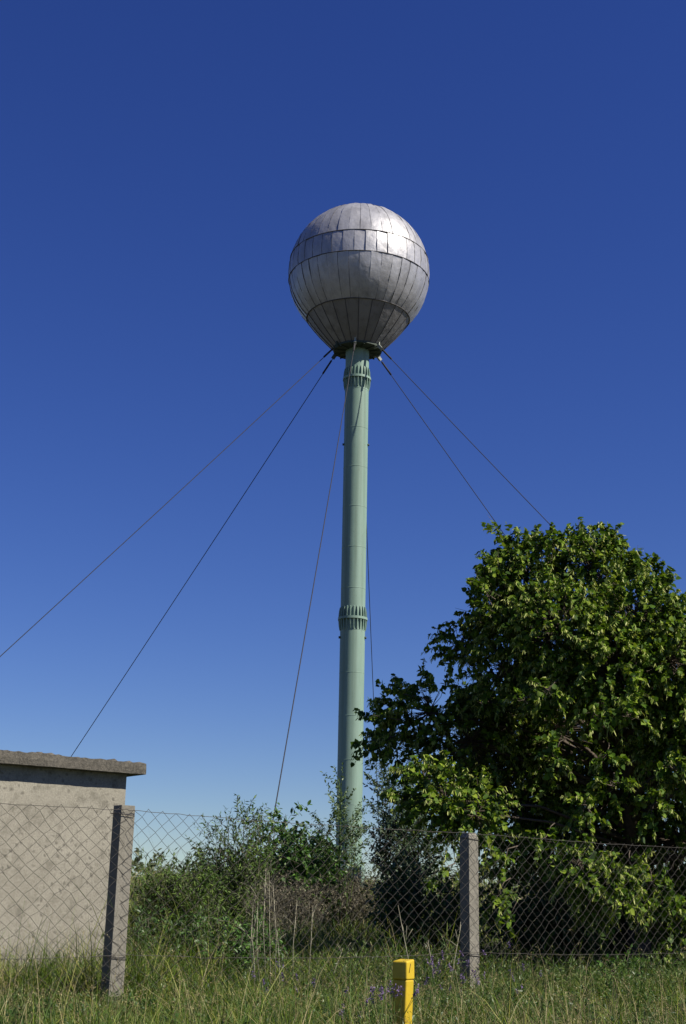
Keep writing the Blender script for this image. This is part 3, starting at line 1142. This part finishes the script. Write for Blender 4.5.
gr, dg = Cloud(), Cloud()
for (n, y0, y1, mx, hm, wmin, pw) in ((58000, 7.2, 13.2, .9, .18, .0045, .8), (60000, 12.5, 19, .7, .21, .006, .9), (50000, 18, 34, .8, .32, .010, 1.0), (26000, 33, 75, 1.5, .38, .02, 1.0),
                                      (42000, 6.4, 15, -8, .19, .009, 1.0), (26000, 15, 34, -8, .32, .016, 1.0)):
    x, y = scatter(n, y0, y1, mx if mx > 0 else .8, pw)
    if mx < 0:          # the verge carries on to both sides of the picture
        w0 = .27 * y + .8
        x = np.sign(x) * (w0 + np.abs(x) / w0 * 6.5)
    ok = ~in_shed(x, y) & ~(shade_zone(x, y) & (rng.random(n) < .75))
    x, y = x[ok], y[ok]
    m = len(x)
    # most blades grow in tufts, with darker gaps between
    tid = rng.integers(0, max(1, m // 14), m)
    tx, ty = x[tid], y[tid]
    spread_ = (.035 + .0035 * ty) * rng.lognormal(0, .4, m // 14 + 1)[tid]
    grp = rng.random(m) < .75
    x = np.where(grp, tx + rng.normal(size=m) * spread_, x)
    y = np.where(grp, ty + rng.normal(size=m) * spread_, y)
    keep = ~in_shed(x, y)
    x, y, tid = x[keep], y[keep], tid[keep]
    m = len(x)
    tuft_h = rng.lognormal(0, .35, m // 14 + 400)
    P_ = np.stack([x, y, gz(x, y) - .02], 1)
    pt_ = patch(x, y)
    tall = .65 + .6 * patch(x + 7, y - 3, .7)
    h = hm * (1 - .38 * sstep(9.5, 11.5, y) * sstep(17, 14.5, y)) * (1 + 1.6 * (((x - FL[0]) * fn[0] + (y - FL[1]) * fn[1] < -.15) & (x < -1.2) & (y < 17))) * tall * rng.lognormal(0, .25, m) * tuft_h[tid % len(tuft_h)]
    w = wmin * rng.uniform(.7, 1.5, m)
    lean = rng.uniform(.1, 1.15, m)
    dry = rng.random(m) < (.07 + .42 * np.clip(pt_ - .45, 0, 1) + .22 * sstep(-.2, 1.4, x) * sstep(12.5, 10, y) + (.12 if y0 > 18 else 0))
    V, Q, _, _ = blades(P_[~dry], h[~dry], w[~dry], lean[~dry])
    gr.add(V, Q)
    V, Q, _, _ = blades(P_[dry], h[dry] * 1.05, w[dry] * .8, lean[dry])
    dg.add(V, Q)
# flowering grass stalks with seed heads
x, y = scatter(2600, 8.2, 16.5, .7)
ok = ~in_shed(x, y)
x, y = x[ok], y[ok]
m = len(x)
P_ = np.stack([x, y, gz(x, y)], 1)
V, Q, tips, ld = blades(P_, (1 - .3 * sstep(10, 11.5, y)) * rng.uniform(.22, .42, m) * np.where(rng.random(m) < .25, rng.uniform(1.3, 2.2, m), 1.0), np.full(m, .0028), rng.uniform(.05, .55, m))
dg.add(V, Q)
D = nrm(ld * .6 + np.array([0, 0, .8]) + .2 * rng.normal(size=(m, 3)))
V, Q, _, _ = sprays(tips - D * .08, D, rng.uniform(.06, .11, m), 7, .35, .015, LANCE, side=.35, down=.0, jit=.15)
dg.add(V, Q)
tag(gr.obj('meadow_grass', M['grass']), 'uneven green meadow grass on both sides of the fence', 'grass', kind='stuff')
tag(dg.obj('dry_grass', M['straw']), 'straw coloured dry stalks and seed heads mixed into the grass', 'dry grass', kind='stuff')

# broad leaved weeds standing in the grass
wl = Cloud()
ws_ = Cloud()
for (n, y0, y1, hlo, hhi, sz) in ((2600, 9.3, 13.4, .06, .26, .034), (2100, 14.2, 17.5, .15, .45, .05), (600, 17.5, 24, .15, .32, .06)):
    x, y = scatter(n, y0, y1, .6)
    ok = ~in_shed(x, y) & ~shade_zone(x, y)
    x, y = x[ok], y[ok]
    m = len(x)
    P_ = np.stack([x, y, gz(x, y)], 1)
    D = nrm(np.array([0, 0, 1.0]) + .25 * rng.normal(size=(m, 3)))
    h = rng.uniform(hlo, hhi, m) * (.6 + .7 * patch(x, y, 1.3))
    V, Q, m_, e_ = sprays(P_, D, h, 13, .08, sz, LANCE, side=.8, down=-.25, jit=.3)
    wl.add(V, Q)
    ws_.add(*tubes(P_, m_, e_, np.full(m, .003), np.full(m, .0012)))
wo = wl.obj('weeds', M['weed'])
tag(wo, 'mixed leafy weeds standing between the grass and the bushes', 'weeds', kind='stuff')
so = ws_.obj('weed_stem', M['weed'])
tag(so, 'thin green stems of the leafy weeds', 'weeds', kind='stuff')


# broad leaved rosettes, clover and vetch leaves low in the grass
rs = Cloud()
n = 420
x, y = scatter(n, 8.8, 14.6, .6)
cl = patch(x * 1.6 + 3, y * 1.4, 1.5)
for xi, yi, ci in zip(x, y, cl):
    if ci < .42 or in_shed(np.array([xi]), np.array([yi]))[0]:
        continue
    k = int(rng.integers(10, 26))
    p = np.array([xi, yi, float(gz(xi, yi))])
    O = p + rng.normal(size=(k, 3)) * np.array([.07, .07, .0])
    D = nrm(rng.normal(size=(k, 3)) * np.array([.8, .8, .2]) + np.array([0, 0, .8]))
    V, Q, _, _ = sprays(O, D, rng.uniform(.08, .26, k), 6, .3, rng.uniform(.028, .06), OVAL, side=.8, down=0)
    rs.add(V, Q)
tag(rs.obj('ground_herbs', M['herb']), 'low leafy herbs growing in patches among the meadow grass', 'herbs', kind='stuff')


# dried weed stalks
def dry_stalks(label, spots, group=None):
    p0 = at(spots[0][0], 940, spots[0][3])
    T = thing('dry_stalk_clump', (p0[0], p0[1], float(gz(p0[0], p0[1]))), label, 'dry stalks', group)
    for (ub, ut, vt, Y) in spots:
        tp = at(ut, vt, Y)
        bt = at(ub, 960, Y)
        bt[2] = float(gz(bt[0], bt[1])) - .03
        mb = MB()
        md = (tp + bt) / 2 + rng.normal(size=3) * .02
        mb.tube([bt, md, tp], [.0045, .004, .002], 5)
        for _ in range(3):
            t = rng.uniform(.55, 1)
            b0 = bt + (tp - bt) * t
            e_ = b0 + np.array([rng.normal() * .07, rng.normal() * .07, rng.uniform(.06, .16)])
            mb.tube([b0, (b0 + e_) / 2 + np.array([0, 0, .01]), e_], [.003, .0025, .0018], 4)
        build(mb, 'stalk', M['stalk'], T)


dry_stalks('cluster of tall pale dry stalks standing before the willow shrub', [(262, 258, 895, 14.4), (268, 266, 868, 14.5), (272, 269, 873, 14.4), (276, 273, 885, 14.6), (281, 277, 930, 14.3), (256, 251, 925, 14.3), (260, 253, 905, 14.4)])
dry_stalks('single reddish dry stalk right of the pale stalk cluster', [(294, 297, 900, 14.6)])
dry_stalks('thin leaning dry stalk below the brush mound at the tower foot', [(308, 313, 905, 14.8), (332, 343, 948, 14.6)])
dry_stalks('curved pale dry stalks rising left of the concrete post by the linden', [(420, 398, 905, 14.3), (447, 461, 925, 14.6), (440, 428, 940, 14.4)])


# vetch plants
def vetch(label, u, v, Y, n, spread):
    p0 = at(u, v, Y)
    zb = float(gz(p0[0], p0[1]))
    T = thing('vetch_plant', (p0[0], p0[1], zb), label, 'wildflower', 'purple vetch in the grass')
    st, lf = Cloud(), Cloud()
    for _ in range(n):
        tip = p0 + np.array([rng.normal() * spread, rng.normal() * spread * .6, rng.normal() * spread * .55 - .02])
        ft = np.array([p0[0] + rng.normal() * spread * .4, p0[1] + rng.normal() * spread * .4, zb])
        md = (tip + ft) / 2 + np.array([0, 0, .06])
        st.add(*tubes(ft[None], md[None], tip[None], np.array([.0025]), np.array([.0015])))
        V, Q, _, _ = sprays(ft[None], nrm(tip - ft)[None], float(np.linalg.norm(tip - ft)) * .8, 16, 0, .025, LANCE, side=.9, down=0)
        lf.add(V, Q)
        fl = Cloud()
        D = nrm(np.array([[rng.normal() * .3, rng.normal() * .3, 1.0]]))
        V, Q, _, _ = sprays(tip[None] - D * .02, D, .075, 18, .1, .020, OVAL, side=.9, down=.5, jit=.3)
        fl.add(V, Q)
        fl.obj('flower_spike', M['vetch'], T)
    st.obj('stem', M['weed'], T)
    lf.obj('foliage', M['weed'], T)


vetch('purple vetch climbing the left side of the yellow marker post', 393, 992, 8.95, 12, .07)
vetch('purple vetch in front of the base of the concrete post before the linden', 452, 976, 13.2, 16, .16)
vetch('purple vetch between the yellow marker post and the concrete post', 432, 970, 12.6, 12, .12)
vetch('scattered purple vetch right of the concrete post before the linden', 500, 972, 13.4, 12, .2)
vetch('small purple vetch below the cluster of pale dry stalks', 276, 978, 12.4, 8, .12)
vetch('faint purple vetch at the bottom edge left of the yellow marker post', 352, 1004, 10.2, 8, .12)


# ------------------------------------------------------------------ distant scrub on the skyline
ds = Cloud()
n = 2600
x = rng.uniform(-60, 70, n)
y = 62 + rng.uniform(0, 30, n)
hh = .5 + 1.1 * patch(x * .12, y * .12) ** 1.5 + .5 * rng.random(n)
O = np.stack([x, y, gz(x, y) + hh * rng.uniform(0, 1, n)], 1)
D = nrm(np.array([0, 0, .8]) + rng.normal(size=(n, 3)))
V, Q, _, _ = sprays(O, D, 1.0, 12, .2, .26, OVAL, side=.8, down=.1)
ds.add(V, Q)
tag(ds.obj('distant_scrub', M['scrub']), 'low grey-green scrub along the skyline behind the tower', 'scrub', kind='stuff')
